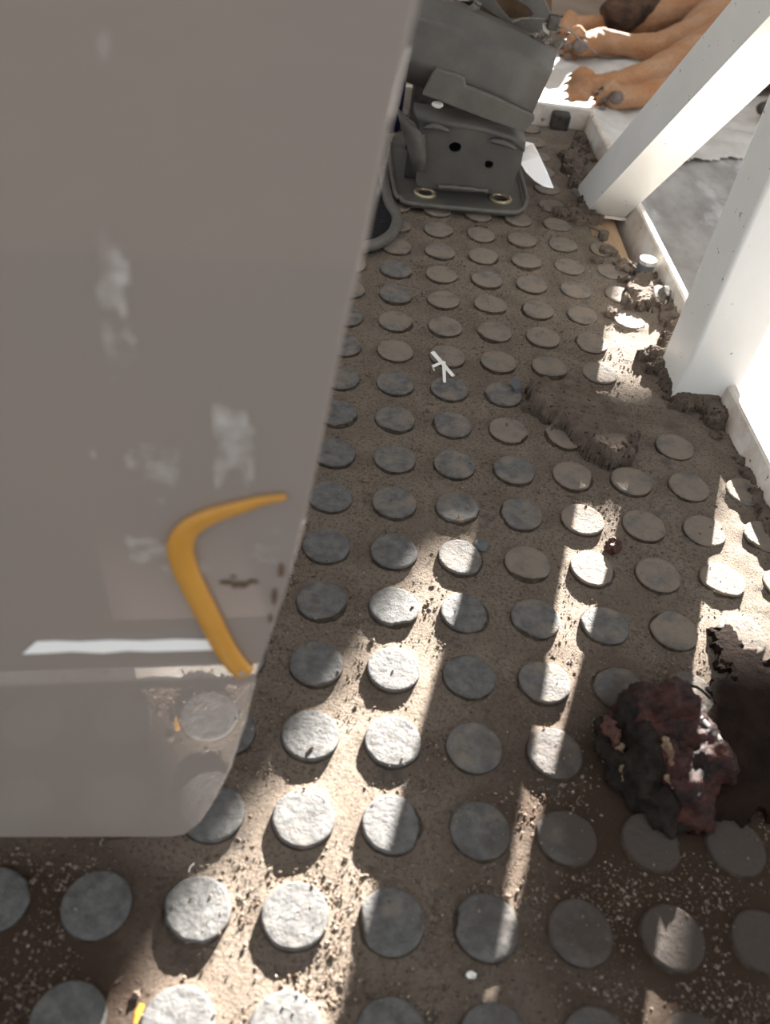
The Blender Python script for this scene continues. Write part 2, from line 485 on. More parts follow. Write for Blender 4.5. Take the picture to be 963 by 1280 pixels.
def stud_mesh(seed, chip):
    n = 40
    V, F = [], []
    prof = [(1.06, -0.07), (1.03, 0.02), (1.0, 0.075), (0.965, 0.097), (0.90, 0.1), (0.6, 0.1), (0.3, 0.1)]
    ph = rnd.uniform(0, 6.28)
    for (rr, z) in prof:
        for k in range(n):
            a = 2 * math.pi * k / n
            d = Vector((math.cos(a), math.sin(a), 0))
            e = 1 + 0.018 * noise.noise(d * 4 + Vector((seed, 0, z * 8)))
            if chip and z > 0.05 and rr > .85:
                u = (a - ph + math.pi) % (2 * math.pi) - math.pi
                if abs(u) < chip: e -= (0.13 + 0.06 * noise.noise(d * 14 + Vector((seed, 3, 0)))) * (1 - (u / chip) ** 2) ** 0.5
            zz = z + (0.009 * noise.fractal(Vector((d.x * rr * 7 + seed, d.y * rr * 7, 0)), 1, 2, 3) if z > .09 else 0)
            V.append((SR * rr * e * d.x, SR * rr * e * d.y, zz + ZF))
    V.append((0, 0, ZF + 0.1))
    for i in range(len(prof) - 1):
        for k in range(n):
            F.append((i * n + k, i * n + (k + 1) % n, (i + 1) * n + (k + 1) % n, (i + 1) * n + k))
    b = (len(prof) - 1) * n
    for k in range(n): F.append((b + k, b + (k + 1) % n, len(V) - 1))
    out = []
    for mk in ('stud_clean', 'stud_mid', 'stud_dusty'):
        me = bpy.data.meshes.new('stud')
        me.from_pydata([tuple(c * S for c in v) for v in V], [], F)
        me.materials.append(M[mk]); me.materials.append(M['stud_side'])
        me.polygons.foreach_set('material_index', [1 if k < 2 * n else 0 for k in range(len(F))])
        me.polygons.foreach_set('use_smooth', [True] * len(me.polygons))
        out.append(me)
    return out
variants = [stud_mesh(s * 1.7, c) for s, c in enumerate((0, 0, 0.5, 0, 0.8, 0, 0.35, 1.0))]
base = wloc(mat_root)
for (x, y, c, r) in studs:
    dusty = 0.045 * y + 0.10 * (x - 2) + 0.3 * noise.noise(Vector((x * .5, y * .5, 1)))
    if c <= 4 and r < 11: dusty -= 0.25
    lv = 0 if dusty < 0.22 else (1 if dusty < 0.65 else 2)
    v = rnd.choice(variants)[lv]
    o = bpy.data.objects.new('stud', v)
    o.parent = mat_root
    sink = 0.0
    if x > 6.5 and y > 10: sink = -0.02
    o.location = Vector((x, y, sink)) * S - base
    o.rotation_euler = (rnd.uniform(-.01, .01), rnd.uniform(-.01, .01), rnd.uniform(0, 6.28))
    col.objects.link(o)

# grit, sand and crumbs scattered on the mat
V, F = [], []
OC = [(1, 0, 0), (-1, 0, 0), (0, 1, 0), (0, -1, 0), (0, 0, 1), (0, 0, -1)]
OF = [(0, 2, 4), (2, 1, 4), (1, 3, 4), (3, 0, 4), (2, 0, 5), (1, 2, 5), (3, 1, 5), (0, 3, 5)]
cnt = 0
while cnt < 34000:
    y = FY0 + .1 + (rnd.random() ** 1.9) * 24; x = rnd.uniform(-2.5, 9.2)
    if x > lipline(y) - .05 or (7.7 < x and 18.4 < y < 20.6): continue
    if y > 5 and x < 1.0 or (y > 14.6 and x < 3.3): continue
    if torn(x, y): continue
    if noise.fractal(Vector((x * 1.1, y * 1.1, 8)), 1, 2, 3) + 0.35 < rnd.random() * 0.9: continue
    c0, r0 = round(x), round(y / KY)
    on = math.hypot(x - c0, y - r0 * KY) < 0.36
    if on and rnd.random() < 0.93: continue
    s = 0.006 + 0.020 * rnd.random() ** 4 + (0.03 * rnd.random() if rnd.random() < 0.012 else 0)
    z = (0.0 if on else ZF + 0.006) + s * 0.4
    b = len(V)
    a = rnd.uniform(0, 6.28)
    sx, sy, sz = s * rnd.uniform(.7, 1.5), s * rnd.uniform(.6, 1.1), s * rnd.uniform(.5, 1)
    for q in OC:
        px, py = q[0] * sx, q[1] * sy
        V.append((x + px * math.cos(a) - py * math.sin(a), y + px * math.sin(a) + py * math.cos(a), z + q[2] * sz))
    F += [tuple(k + b for k in f) for f in OF]
    cnt += 1
me = bpy.data.meshes.new('sand_grit')
me.from_pydata([tuple(c * S for c in v) for v in V], [], F)
o = link('sand_grit', me, 'grit', origin=(3, 5, ZF))
tag(o, 'loose sand and grit strewn over the whole rubber mat', 'grit', kind='stuff')

# ================================================================ WHITE POSTS
post = thing('upright_post', (8.9, 11.4, ZF), 'upright square white post in the right foreground, standing on the mat edge', 'post')
from_bm('square_tube', box(8.30, 9.47, 10.85, 12.05, ZF - 0.1, 29.85, 0.07, 3), 'paint', post, smooth=False)
brace = thing('diagonal_brace', (8.5, 19.4, ZF), 'slanting square white brace rising toward the camera from the far right edge', 'brace')
bm = bmesh.new()
w, t = 1.05, 1.05
xa, xb = 7.85, 8.88
ys, zs = 18.7, -0.05
run = 6.7
pts = [(ys, zs), (ys + t * 1.414, zs), (ys + t * 1.414 - run - 1.48, zs + run + 1.48), (ys - run, zs + run)]
vs0 = [bm.verts.new((xa + (0.25 if i > 1 else 0), p[0], p[1])) for i, p in enumerate(pts)]
vs1 = [bm.verts.new((xb + (0.25 if i > 1 else 0), p[0], p[1])) for i, p in enumerate(pts)]
bm.faces.new(vs0); bm.faces.new(vs1[::-1])
for i in range(4): bm.faces.new((vs0[i], vs0[(i + 1) % 4], vs1[(i + 1) % 4], vs1[i]))
bevel(bm, 0.10, 3)
from_bm('square_tube', bm, 'paint', brace)
# dirt-filled weld around the foot of the brace
V, F = tube([(7.97, 18.68, -.09), (8.4, 18.66, -.08), (9.0, 18.68, -.09)], 0.045, 8)
o = from_data('weld_bead', V, F, 'lip', brace, smooth=True)
V, F = tube([(8.3, 10.8, -.09), (8.8, 10.79, -.08), (9.4, 10.8, -.09)], 0.05, 8)
from_data('weld_bead', V, F, 'lip', post, smooth=True)

# ================================================================ GLOSSY PANEL, left foreground
AZ = math.radians(4)
PB = Vector((-0.16528272, 1.5792748, 0))
PU, PN = Vector((math.cos(AZ), math.sin(AZ), 0)), Vector((math.sin(AZ), -math.cos(AZ), 0))
def onp(a, z, off=0.0): return tuple(PB + PU * a + PN * off + Vector((0, 0, z)))
panel = thing('glossy_panel', onp(-1.5, ZF), 'large glossy grey brown plastic panel with rounded corner filling the left foreground', 'panel')
edge = [(0.827, 0.294), (0.967, 0.348), (1.122, 0.6), (1.293, 1.111), (1.453, 1.734), (1.569, 2.43), (1.658, 3.164), (1.772, 3.808), (1.865, 4.288), (1.979, 5.116), (2.053, 5.961), (2.118, 6.602), (2.18, 7.078), (2.23, 7.678), (2.288, 8.177)]
outl = [(-4.2, 0.3)] + edge + [(2.36, 9.4), (2.4, 11.2), (-4.2, 11.2)]
bm = plate([onp(a, z) for a, z in outl], tuple(-PN * 0.12), bev=0.025)
from_bm('shell', bm, 'panel', panel)
# rear foot flanges that carry the shell
for a in (-3.9, -2.2):
    q = [onp(a, ZF - .02, -.12), onp(a, 3.2, -.12), onp(a, 2.6, -.5), onp(a, ZF - .02, -1.5)]
    from_bm('support_flange', plate(q, tuple(PU * 0.12)), 'steel', panel)
# yellow hook-shaped strip
hook = [onp(a, z, 0.03) for a, z in [(1.83, 5.275), (1.676, 5.23), (1.532, 5.163), (1.334, 5.063), (1.194, 4.934), (1.133, 4.758), (1.155, 4.547), (1.218, 4.301), (1.306, 4.002), (1.395, 3.692), (1.498, 3.424), (1.58, 3.296)]]
hp = smoothpath(hook, 5)
n = len(hp)
rad = [0.026 + 0.068 * min(1, i / (n * 0.45)) for i in range(n)]
rad[-1] = 0.06
V, F = tube(hp, rad, 12, flat=0.55, up=tuple(PN))
hk = thing('yellow_hook', hook[6], 'curved yellow plastic hook fixed to the glossy panel', 'hook')
from_data('hook_bar', V, F, 'yellow', hk, smooth=True)
hx, hz = [(1.554, 3.383)][0]
V, F = tube(ring3(onp(hx, hz, .092), PU, (0, 0, 1), .022, .022, 12) + [ring3(onp(hx, hz, .092), PU, (0, 0, 1), .022, .022, 12)[0]], 0.007, 6, up=tuple(PN))
from_data('eyelet', V, F, 'zinc', hk, smooth=True)
# white glare streak of the panel, painted as a thin strip
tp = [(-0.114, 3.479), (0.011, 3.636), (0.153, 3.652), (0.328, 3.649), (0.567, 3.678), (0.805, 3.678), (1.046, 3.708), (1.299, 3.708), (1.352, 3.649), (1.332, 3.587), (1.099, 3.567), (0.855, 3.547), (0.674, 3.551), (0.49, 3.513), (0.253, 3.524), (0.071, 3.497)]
o = from_bm('glare_strip', plate([onp(a, z, 0.012) for a, z in tp], tuple(PN * 0.008)), 'glare_streak', origin=onp(0.6, 3.6, .01))
tag(o, 'thin white strip painting a glare streak across the lower glossy panel', 'glare_streak')
# brown splashes and crinkled clear sheets that paint pale reflections on the panel
def blob_on_panel(name, cu, cz, rx, rz, seed, material, n=26, off=0.006):
    pts = []
    for k in range(n):
        a = 2 * math.pi * k / n
        d = 1 + 0.55 * noise.noise(Vector((math.cos(a) * 2.2, math.sin(a) * 2.2, seed)))
        pts.append(onp(cu + rx * d * math.cos(a), cz + rz * d * math.sin(a), off))
    return from_bm(name, plate(pts, tuple(PN * 0.006)), material, panel)
for (u, z, rx, rz, s) in [(*[(1.435, 4.382)][0], .045, .02, 1), (*[(1.531, 4.36)][0], .06, .035, 2), (*[(1.622, 4.4)][0], .04, .02, 3), (*[(1.486, 4.445)][0], .02, .012, 4), (*[(1.823, 4.532)][0], .02, .07, 5), (*[(1.78, 4.238)][0], .018, .09, 6), (*[(1.756, 3.984)][0], .012, .05, 7)]:
    blob_on_panel('mud_splash', u, z, rx, rz, s, 'splash')
def glint_film(pp, seed, amp=0.04):
    """crinkled clear sheet that paints pale reflections onto the panel"""
    xs = [p[0] for p in pp]; zs = [p[1] for p in pp]
    st = 0.035
    V, F, ix = [], [], {}
    nx_, nz_ = int((max(xs) - min(xs)) / st) + 1, int((max(zs) - min(zs)) / st) + 1
    for i in range(nx_ + 1):
        for j in range(nz_ + 1):
            a, z = min(xs) + i * st, min(zs) + j * st
            if inside(a, z, pp):
                q = Vector((a * 3 + seed, z * 3, seed * 2))
                h = abs(noise.noise(q)) + 0.6 * abs(noise.noise(q * 2.3)) + 0.3 * abs(noise.noise(q * 5))
                ix[i, j] = len(V); V.append(onp(a, z, 0.012 + amp * h))
    for (i, j) in ix:
        q = [(i, j), (i + 1, j), (i + 1, j + 1), (i, j + 1)]
        if all(k in ix for k in q): F.append(tuple(ix[k] for k in q))
    o = from_data('glint_scrap', V, F, 'glint_film', panel)
    return o
glint_film([(0.941, 7.985), (0.979, 7.977), (0.994, 7.861), (0.97, 7.762), (0.916, 7.639), (0.912, 7.789)], 1)
glint_film([(0.838, 7.079), (0.942, 6.97), (0.993, 6.842), (0.96, 6.558), (0.999, 6.307), (0.862, 6.134), (0.768, 6.003), (0.771, 6.493)], 2)
glint_film([(0.81, 5.595), (1.13, 5.774), (1.203, 5.622), (1.156, 5.352), (1.044, 5.133), (0.859, 5.333)], 3)
glint_film([(1.372, 6.001), (1.534, 6.1), (1.618, 5.9), (1.643, 5.452), (1.532, 5.089), (1.34, 5.294)], 4)
glint_film([(0.717, 4.891), (1.024, 4.816), (1.313, 4.688), (1.392, 4.509), (0.973, 4.437), (0.793, 4.578)], 5)
glint_film([(0.528, 5.67), (0.652, 5.66), (0.725, 5.459), (0.649, 5.507)], 6)
glint_film([(1.585, 4.863), (1.796, 5.03), (1.82, 4.633), (1.643, 4.556)], 7)

# ================================================================ MUD on the mat
def crust_obj(name, poly, label, cat, h, material='mud', parent=None, group=None, **kw):
    V, F = crust(poly, h, **kw)
    me = bpy.data.meshes.new(name)
    me.from_pydata([tuple(c * S for c in v) for v in V], [], F)
    cxm = sum(p[0] for p in poly) / len(poly); cym = sum(p[1] for p in poly) / len(poly)
    o = link(name, me, material, parent, origin=(cxm, cym, ZF))
    if label: tag(o, label, cat, group)
    return o
crust_obj('mud_slab', [(5.38, 10.736, 0.1),(5.7, 10.893, 0.1),(6.077, 10.857, 0.1),(6.532, 10.834, 0.1),(6.924, 10.454, 0.1),(7.243, 10.147, 0.1),(7.373, 9.479, 0.1),(7.141, 8.903, 0.1),(6.74, 8.637, 0.1),(6.414, 8.754, 0.1),(6.131, 9.179, 0.1),(5.772, 9.678, 0.1),(5.414, 10.083, 0.1)],
          'thick flat cake of dried mud lying across the studs near the upright post', 'mud', 0.38, step=0.03, edge=0.26, rough=0.10, jag=0.12, freq=3.2)
crust_obj('mud_heap', [(7.95, 12.3), (8.25, 12.5), (8.5, 13.0), (8.75, 13.7), (8.95, 14.6), (9.02, 15.2), (9.33, 13), (9.33, 10.3), (8.9, 10.1), (8.6, 10.5), (8.2, 10.7), (8.15, 11.4)],
          'crumbly dried mud banked against the foot of the upright post', 'mud', 0.28, step=0.035, edge=0.35, rough=0.14, jag=0.2, freq=3.5)
crust_obj('mud_heap', [(7.9, 14.3), (8.4, 14.1), (8.9, 14.3), (9.02, 14.7), (9.0, 15.9), (8.9, 15.7), (8.5, 15.7), (8.2, 15.3)],
          'sunlit lumpy mud heap beside the short pipe stub at the right lip', 'mud', 0.26, step=0.04, edge=0.25, rough=0.18, jag=0.2, freq=3.8, seed=3.0)
crust_obj('mud_heap', [(6.7, 18.55), (7.4, 18.1), (7.8, 17.9), (8.1, 18.2), (8.0, 18.9), (7.9, 19.5), (7.75, 19.6), (7.6, 18.7), (7.1, 18.65)],
          'ridge of dark crumbly mud in front of the foot of the slanting brace', 'mud', 0.25, step=0.04, edge=0.2, rough=0.16, jag=0.16, freq=4, seed=7.0)
crust_obj('mud_heap', [(7.6, 20.2), (8.1, 20.0), (8.2, 21.0), (8.4, 22.4), (8.6, 23.6), (8.4, 23.9), (8.2, 22.8), (7.7, 22.1)],
          'clods of dried mud behind the foot of the slanting brace', 'mud', 0.22, step=0.04, edge=0.2, rough=0.18, jag=0.22, freq=4, seed=11.0)
crust_obj('mud_heap', [(8.95, 4.8), (9.3, 4.6), (9.33, 9.3), (9.1, 9.4), (9.0, 8.3), (9.05, 6.8)],
          'thin line of mud crumbs against the right lip below the upright post', 'mud', 0.16, step=0.04, edge=0.15, rough=0.14, jag=0.14, freq=4, seed=14.0)
# separate clods
clods = [((8.02, 21.6), .22), ((7.85, 22.3), .2), ((8.25, 22.6), .16), ((8.5, 22.9), .14), ((8.05, 16.6), .2), ((8.35, 15.9), .24), ((7.75, 16.2), .14),
         ((7.65, 13.8), .13), ((5.05, 17.25), .13), ((8.5, 23.7), .13), ((8.66, 22.3), .1), ((8.9, 9.9), .11), ((8.2, 12.3), .2)]
cl_labels = ['mud clod directly behind the foot of the slanting brace', 'mud clod left of the crumbs behind the slanting brace',
    'mid-sized mud clod right of its neighbours behind the brace', 'mud clod by the far right corner, just below the last one',
    'mud clod at the left end of the bare plywood strip', 'big mud clod just left of the short pipe stub', 'small mud clod left of the one beside the pipe stub',
    'mud clod on the edge of the narrow sunlit stripe by the upright post', 'single dark mud clod just in front of the grey bracket base',
    'farthest mud clod, near the corner of the white lips', 'small mud clod touching the right lip behind the brace',
    'small mud clod just below the foot of the upright post', 'mud clod against the left face of the upright post']
for i, ((x, y), r) in enumerate(clods):
    lab = cl_labels[i]
    o = from_bm('mud_clod', lump((x, y, ZF + r * .35), r, i, 0.45, 2.4, 3, (1.1, 1, .7)), 'mud', origin=(x, y, ZF))
    tag(o, lab, 'mud clod', 'mud clods scattered on the mat')

# ================================================================ SMALL LITTER
# white plastic splinters
w = thing('plastic_splinter', (3.87, 10.998, 0.05), 'small forked white plastic splinter lying between two studs', 'litter')
A_ = (3.685, 11.359, 0.14); B_ = (4.071, 10.779, 0.05); C_ = (3.683, 10.974, 0.08); D_ = (3.892, 11.109, 0.12); E_ = (3.902, 10.577, 0.03); F_ = (3.726, 10.967, 0.0)
for name, p, q, r in (('long_arm', A_, B_, .05), ('side_arm', C_, D_, .04), ('lower_arm', D_, E_, .035), ('short_arm', F_, C_, .03)):
    V, F = tube([p, q], [r, r * .8], 4, flat=.5)
    from_data(name, V, F, 'whiteplastic', w)
o = from_bm('grey_chip', plate([(5.172, 10.879, 0.08),(5.321, 10.854, 0.08),(5.325, 10.604, 0.08),(5.199, 10.533, 0.08),(5.137, 10.671, 0.08)], (0.05, -.05, -.12)), 'chip', origin=(5.295, 10.947, -0.1))
tag(o, 'small flat grey stone chip at the left end of the mud slab', 'stone chip')
x, y, z = (6.392, 6.77, -0.05)
o = from_bm('meat_scrap', lump((x, y, 0.0), .15, 5, .5, 2.2, 3, (.8, .9, .9)), 'redscrap', origin=(x, y, ZF))
tag(o, 'small dried reddish brown meat scrap between studs in the middle right', 'scrap')
o = from_bm('rubber_chip', lump((4.315, 6.584, -0.05), .12, 2, .2, 1.5, 2, (1, 1, .5)), 'chip', origin=(4.328, 6.633, -0.1))
tag(o, 'small round blue grey chip touching a half sunlit stud', 'chip')
x, y, z = (3.809, 0.587, -0.05)
o = from_bm('paper_crumb', lump((x, y, -.06), .05, 9, .6, 2.5, 2, (1, .7, .8)), 'whiteplastic', origin=(x, y, ZF))
tag(o, 'tiny white crumb below the striped stud at the bottom', 'crumb')
x, y, z = (2.537, 7.845, -0.1)
o = from_bm('pebble', lump((x, y, ZF + .03), .05, 3, .3, 2, 2), 'gristle', origin=(x, y, ZF))
tag(o, 'tiny orange pebble beside the studs near the panel edge', 'pebble')
x, y, z = (0.62, 0.14, -0.1)
V, F = tube([(0.642, 0.169, -0.03),(0.616, 0.08, -0.03),(0.605, -0.0, -0.03)], [.03, .035, .02], 6, flat=.5)
o = from_data('leaf_bit', V, F, 'yellow', origin=(x, y, ZF)); tag(o, 'thin yellow leaf sliver between the bottom left studs', 'leaf')
V, F = tube(smoothpath([(0.855, 1.428, -0.03),(0.863, 1.479, -0.03),(0.897, 1.523, -0.03)], 4), .006, 5)
o = from_data('bristle', V, F, 'whiteplastic', origin=(0.855, 1.508, -0.1)); tag(o, 'fine pale bristle above a sunlit stud at lower left', 'bristle')

# ================================================================ MEAT AND HIDE, lower right
crust_obj('hide_scrap', [(7.503, 5.266, 0.0),(7.787, 5.483, 0.0),(7.947, 5.212, 0.0),(8.242, 4.731, 0.0),(8.496, 4.234, 0.0),(8.04, 2.632, 0.0),(7.161, 2.37, 0.0),(6.64, 2.237, 0.0),(6.297, 2.409, 0.0),(6.887, 3.181, 0.0),(6.93, 3.755, 0.0),(7.137, 4.138, 0.0),(7.457, 4.42, 0.0),(7.483, 4.887, 0.0)],
          'ragged dark brown scrap of hide spread flat beside the lump of meat', 'hide', 0.13, 'hide', step=0.04, edge=0.08, rough=0.045, jag=0.16, freq=2.2)
meat = thing('meat_lump', (6.3, 3.1, ZF), 'torn dark red and black lump of meat with gristle on the mat', 'meat')
def remeshed(name, blobs, vox, material, parent=None, smooth=True, sm=6, origin=None, disp=None):
    """blobs: (p0, r0, p1, r1) tapered capsules, fused by voxel remesh into one continuous skin"""
    bm = bmesh.new()
    for (p0, r0, p1, r1) in blobs:
        p0, p1 = Vector(p0), Vector(p1)
        n_ = max(2, int((p1 - p0).length / (min(r0, r1) * 0.45)) + 1)
        for i in range(n_):
            t = i / (n_ - 1)
            bmesh.ops.create_icosphere(bm, subdivisions=2, radius=r0 + (r1 - r0) * t, matrix=Matrix.Translation(p0.lerp(p1, t)))
    me = bpy.data.meshes.new(name + '_src')
    bm.to_mesh(me); bm.free(); me.transform(Matrix.Scale(S, 4))
    tmp = bpy.data.objects.new('tmp', me); col.objects.link(tmp)
    md = tmp.modifiers.new('r', 'REMESH'); md.mode = 'VOXEL'; md.voxel_size = vox * S
    ms = tmp.modifiers.new('s', 'SMOOTH'); ms.iterations = sm; ms.factor = 0.5
    dg = bpy.context.evaluated_depsgraph_get()
    out = bpy.data.meshes.new_from_object(tmp.evaluated_get(dg))
    bpy.data.objects.remove(tmp); bpy.data.meshes.remove(me)
    if disp:
        amp, fr = disp
        nr = [v.normal.copy() for v in out.vertices]
        for v, nn in zip(out.vertices, nr):
            q = v.co / S
            v.co += nn * (amp * S * noise.fractal(q * fr, .9, 2, 5))
    return link(name, out, material, parent, smooth, origin)
remeshed('flesh', [((6.15, 3.75, .15), .32, (6.55, 3.75, .2), .34), ((6.55, 3.7, .2), .34, (6.85, 3.1, .15), .33), ((6.8, 3.1, .15), .3, (6.5, 2.55, .1), .28),
                   ((6.3, 3.4, .15), .38, (6.4, 2.7, .1), .35), ((6.45, 2.5, .0), .2, (6.5, 2.33, -.02), .1)], .04, 'meat', meat, sm=2, disp=(.15, 3.2))
remeshed('blackened_side', [((5.72, 3.45, .1), .2, (5.75, 3.3, .1), .22), ((6.0, 3.6, .25), .2, (5.98, 2.9, .25), .25), ((5.85, 3.0, .12), .26, (6.0, 2.6, .08), .24),
                            ((6.0, 2.6, .08), .24, (6.25, 2.35, .02), .2)], .04, 'char', meat, sm=2, disp=(.14, 3.6))
remeshed('pink_flap', [((5.612, 3.4, 0.3), .07, (5.652, 3.182, 0.3), .08)], .03, 'redscrap', meat, sm=2, disp=(.09, 8))
for k, (a, b, r) in enumerate([((5.72, 3.1, .25), (5.72, 2.75, .12), .045), ((5.95, 3.85, .3), (5.86, 3.7, .3), .04), ((6.2, 3.1, .5), (6.22, 2.85, .48), .05), ((6.15, 2.65, .4), (6.25, 2.55, .36), .03)]):
    remeshed('gristle_strand', [(a, r, b, r * .7)], .02, 'gristle', meat, sm=1, disp=(.07, 9))
x, y, z = (6.508, 2.399, 0.05)
remeshed('bone_end', [((x, y, z), .06, (x + .06, y - .06, z), .045)], .02, 'bone', meat, sm=2, disp=(.02, 8))
V, F = tube(smoothpath([(6.72, 3.45, .52), (6.9, 3.25, .45), (7.02, 3.0, .36)], 5), [.03] * 5 + [.045] * 4 + [.03, .01], 6, flat=.6)
from_data('lit_rim', V, F, 'bone', meat, smooth=True)  # pale strip painting the sunlit edge of the meat
V, F = tube(smoothpath([(6.6, 3.95, .45), (6.85, 3.98, .4), (7.05, 3.9, .3)], 4), .02, 5)
from_data('sinew', V, F, 'char', meat, smooth=True)

# ================================================================ SEAT BRACKET
br = thing('seat_bracket', (4.7, 19.5, ZF), 'grey stamped steel seat bracket bolted on the far end of the mat', 'bracket')
zp = 0.12
out = [(3.35, 17.65), (5.65, 17.8), (6.0, 17.95), (6.15, 18.3), (6.2, 19.0), (6.15, 22.0), (5.9, 22.3), (3.0, 22.0), (2.75, 21.5), (2.95, 18.2), (3.1, 17.8)]
g1, g2 = (3.693, 18.293, 0.15), (5.592, 18.488, 0.15)
bm = plate([(x, y, zp) for x, y in out], (0, 0, -0.1), [ring3((g[0], g[1], zp), (1, 0, 0), (0, 1, 0), .2, .2, 16) for g in (g1, g2)], bev=0.02)
from_bm('base_plate', bm, 'steel', br)
rim = smoothpath([(2.72, 21.4, zp + .05), (2.92, 18.2, zp + .05), (3.08, 17.8, zp + .04), (3.4, 17.62, zp + .02), (5.6, 17.76, zp + .02), (6.03, 17.9, zp + .04), (6.2, 18.3, zp + .06), (6.25, 19.0, zp + .08), (6.2, 21.9, zp + .08)], 6)
V, F = tube(rim, 0.06, 8); from_data('rolled_rim', V, F, 'steel_edge', br, smooth=True)
for g in (g1, g2):
    rg = ring3((g[0], g[1], zp + .02), (1, 0, 0), (0, 1, 0), .24, .24, 18); rg.append(rg[0])
    V, F = tube(rg, .055, 8); from_data('grommet', V, F, 'brass', br, smooth=True)
# riser: front wall with holes and bent-over top
front = [(3.283, 18.2, 1.879),(3.478, 18.2, 1.83),(3.968, 18.2, 1.817),(4.725, 18.2, 1.799),(5.512, 18.2, 1.673),(5.841, 18.2, 1.488),(5.858, 18.2, 1.166),(5.715, 18.2, 0.397),(5.007, 18.2, 0.351),(4.223, 18.2, 0.296),(3.465, 18.2, 0.345),(3.41, 18.2, 0.458),(3.388, 18.2, 1.153)]
holes = [[(4.065, 18.2, 1.348),(4.09, 18.2, 1.426),(4.196, 18.2, 1.477),(4.315, 18.2, 1.454),(4.365, 18.2, 1.385),(4.344, 18.2, 1.288),(4.238, 18.2, 1.237),(4.119, 18.2, 1.261)], [(4.989, 18.2, 1.041),(4.993, 18.2, 1.119),(5.065, 18.2, 1.147),(5.145, 18.2, 1.137),(5.198, 18.2, 1.067),(5.176, 18.2, 0.986),(5.103, 18.2, 0.958),(5.023, 18.2, 0.968)]]
bm = plate(front, (0, 0.10, 0), holes, bev=0.015)
from_bm('front_wall', bm, 'steel', br)
from_bm('hole_shade', plate([(3.485, 18.9, 1.369),(5.672, 18.9, 1.25),(5.888, 18.9, 0.272),(3.666, 18.9, 0.146)], (0, .06, 0)), 'black', br)  # black sheet painting the dark inside the holes
def sweep(rows):
    """rows: lists of equal length of points, skinned"""
    V, F = [], []
    n_ = len(rows[0])
    for r_ in rows: V += [tuple(p) for p in r_]
    for i in range(len(rows) - 1):
        for k in range(n_ - 1):
            F.append((i * n_ + k, i * n_ + k + 1, (i + 1) * n_ + k + 1, (i + 1) * n_ + k))
    return V, F
def solid(name, rows, th, material, parent, bev=0.0):
    V, F = sweep(rows)
    o = from_data(name, V, F, material, parent, smooth=True)
    m_ = o.modifiers.new('thickness', 'SOLIDIFY'); m_.thickness = th * S; m_.offset = 0
    return o
r1 = [(3.27, 18.2, 1.842),(3.971, 18.2, 1.799),(4.729, 18.2, 1.781),(5.516, 18.2, 1.655),(5.85, 18.2, 1.452)]
r2 = [(3.198, 18.25, 1.959),(3.955, 18.25, 1.906),(4.711, 18.25, 1.889),(5.493, 18.25, 1.781),(5.836, 18.25, 1.618)]
r3 = [(3.162, 18.5, 1.974),(3.958, 18.5, 1.943),(4.721, 18.5, 1.926),(5.512, 18.5, 1.801),(5.858, 18.5, 1.637)]
r4 = [(p[0], p[1] + 0.45, p[2] - .02) for p in r3]
r5 = [(p[0], p[1] + 0.6, p[2] - .15) for p in r3]
r6 = [(p[0], p[1] + 0.65, ZF + .25) for p in r3]
solid('bent_top', [r1, r2, r3, r4, r5, r6], .09, 'steel', br)
# left wing plate
wing = [[(2.728, 18.0, 2.149),(2.911, 18.0, 1.727),(3.15, 18.0, 1.204),(3.306, 18.0, 0.765)], [(3.046, 17.9, 1.959),(3.301, 17.9, 1.721),(3.478, 17.9, 1.283),(3.506, 17.9, 0.832)], [(3.18, 18.1, 1.813),(3.453, 18.1, 1.481),(3.518, 18.1, 1.171),(3.56, 18.1, 0.754)]]
solid('wing_plate', wing, .09, 'steel_edge', br)
V, F = tube(smoothpath([((3.393, 18.05, 1.621)), ((3.503, 18.05, 1.132)), ((3.534, 18.05, 0.791))], 5), .06, 8); from_data('weld_bead', V, F, 'steel_edge', br, smooth=True)
V, F = tube(smoothpath([((3.961, 18.1, 0.429)), ((4.488, 18.1, 0.453)), ((5.177, 18.1, 0.457))], 5), [.05 + .015 * math.sin(k * 2.1) for k in range(11)], 8); from_data('weld_bead', V, F, 'steel_edge', br, smooth=True)
# two pressed ribs
for L_ in ([(3.411, 18.08, 1.758),(3.681, 18.08, 1.827),(4.01, 18.08, 1.758)], [(4.973, 18.08, 1.654),(5.276, 18.08, 1.654),(5.624, 18.08, 1.547)]):
    V, F = tube(smoothpath(L_, 5), [.02, .05, .07, .08, .09, .1, .09, .08, .07, .05, .02], 8, flat=.8); from_data('pressed_rib', V, F, 'steel', br, smooth=True)
# upper channel
c0 = [(2.168, 18.35, 2.874),(2.734, 18.35, 2.672),(3.487, 18.35, 2.523),(4.255, 18.35, 2.353),(5.037, 18.35, 2.181),(5.849, 18.35, 2.099)]
c1 = [(2.127, 18.2, 3.274),(2.761, 18.2, 3.155),(3.497, 18.2, 3.013),(4.346, 18.2, 2.812),(5.115, 18.2, 2.63),(5.853, 18.2, 2.404)]
c2 = [(2.248, 18.25, 3.751),(2.873, 18.25, 3.637),(3.685, 18.25, 3.511),(4.435, 18.25, 3.308),(5.2, 18.25, 3.101),(5.994, 18.25, 2.84)]
c3 = [(2.378, 18.4, 4.1),(3.0, 18.4, 3.989),(3.807, 18.4, 3.867),(4.553, 18.4, 3.669),(5.299, 18.4, 3.532),(6.117, 18.4, 3.299)]
c4 = [(2.454, 18.75, 4.177),(3.078, 18.75, 4.097),(3.847, 18.75, 3.938),(4.6, 18.75, 3.74),(5.358, 18.75, 3.586),(6.2, 18.75, 3.371)]
c5 = [(2.535, 19.25, 4.224),(3.17, 19.25, 4.144),(3.956, 19.25, 3.967),(4.742, 19.25, 3.77),(5.486, 19.25, 3.578),(6.285, 19.25, 3.37)]
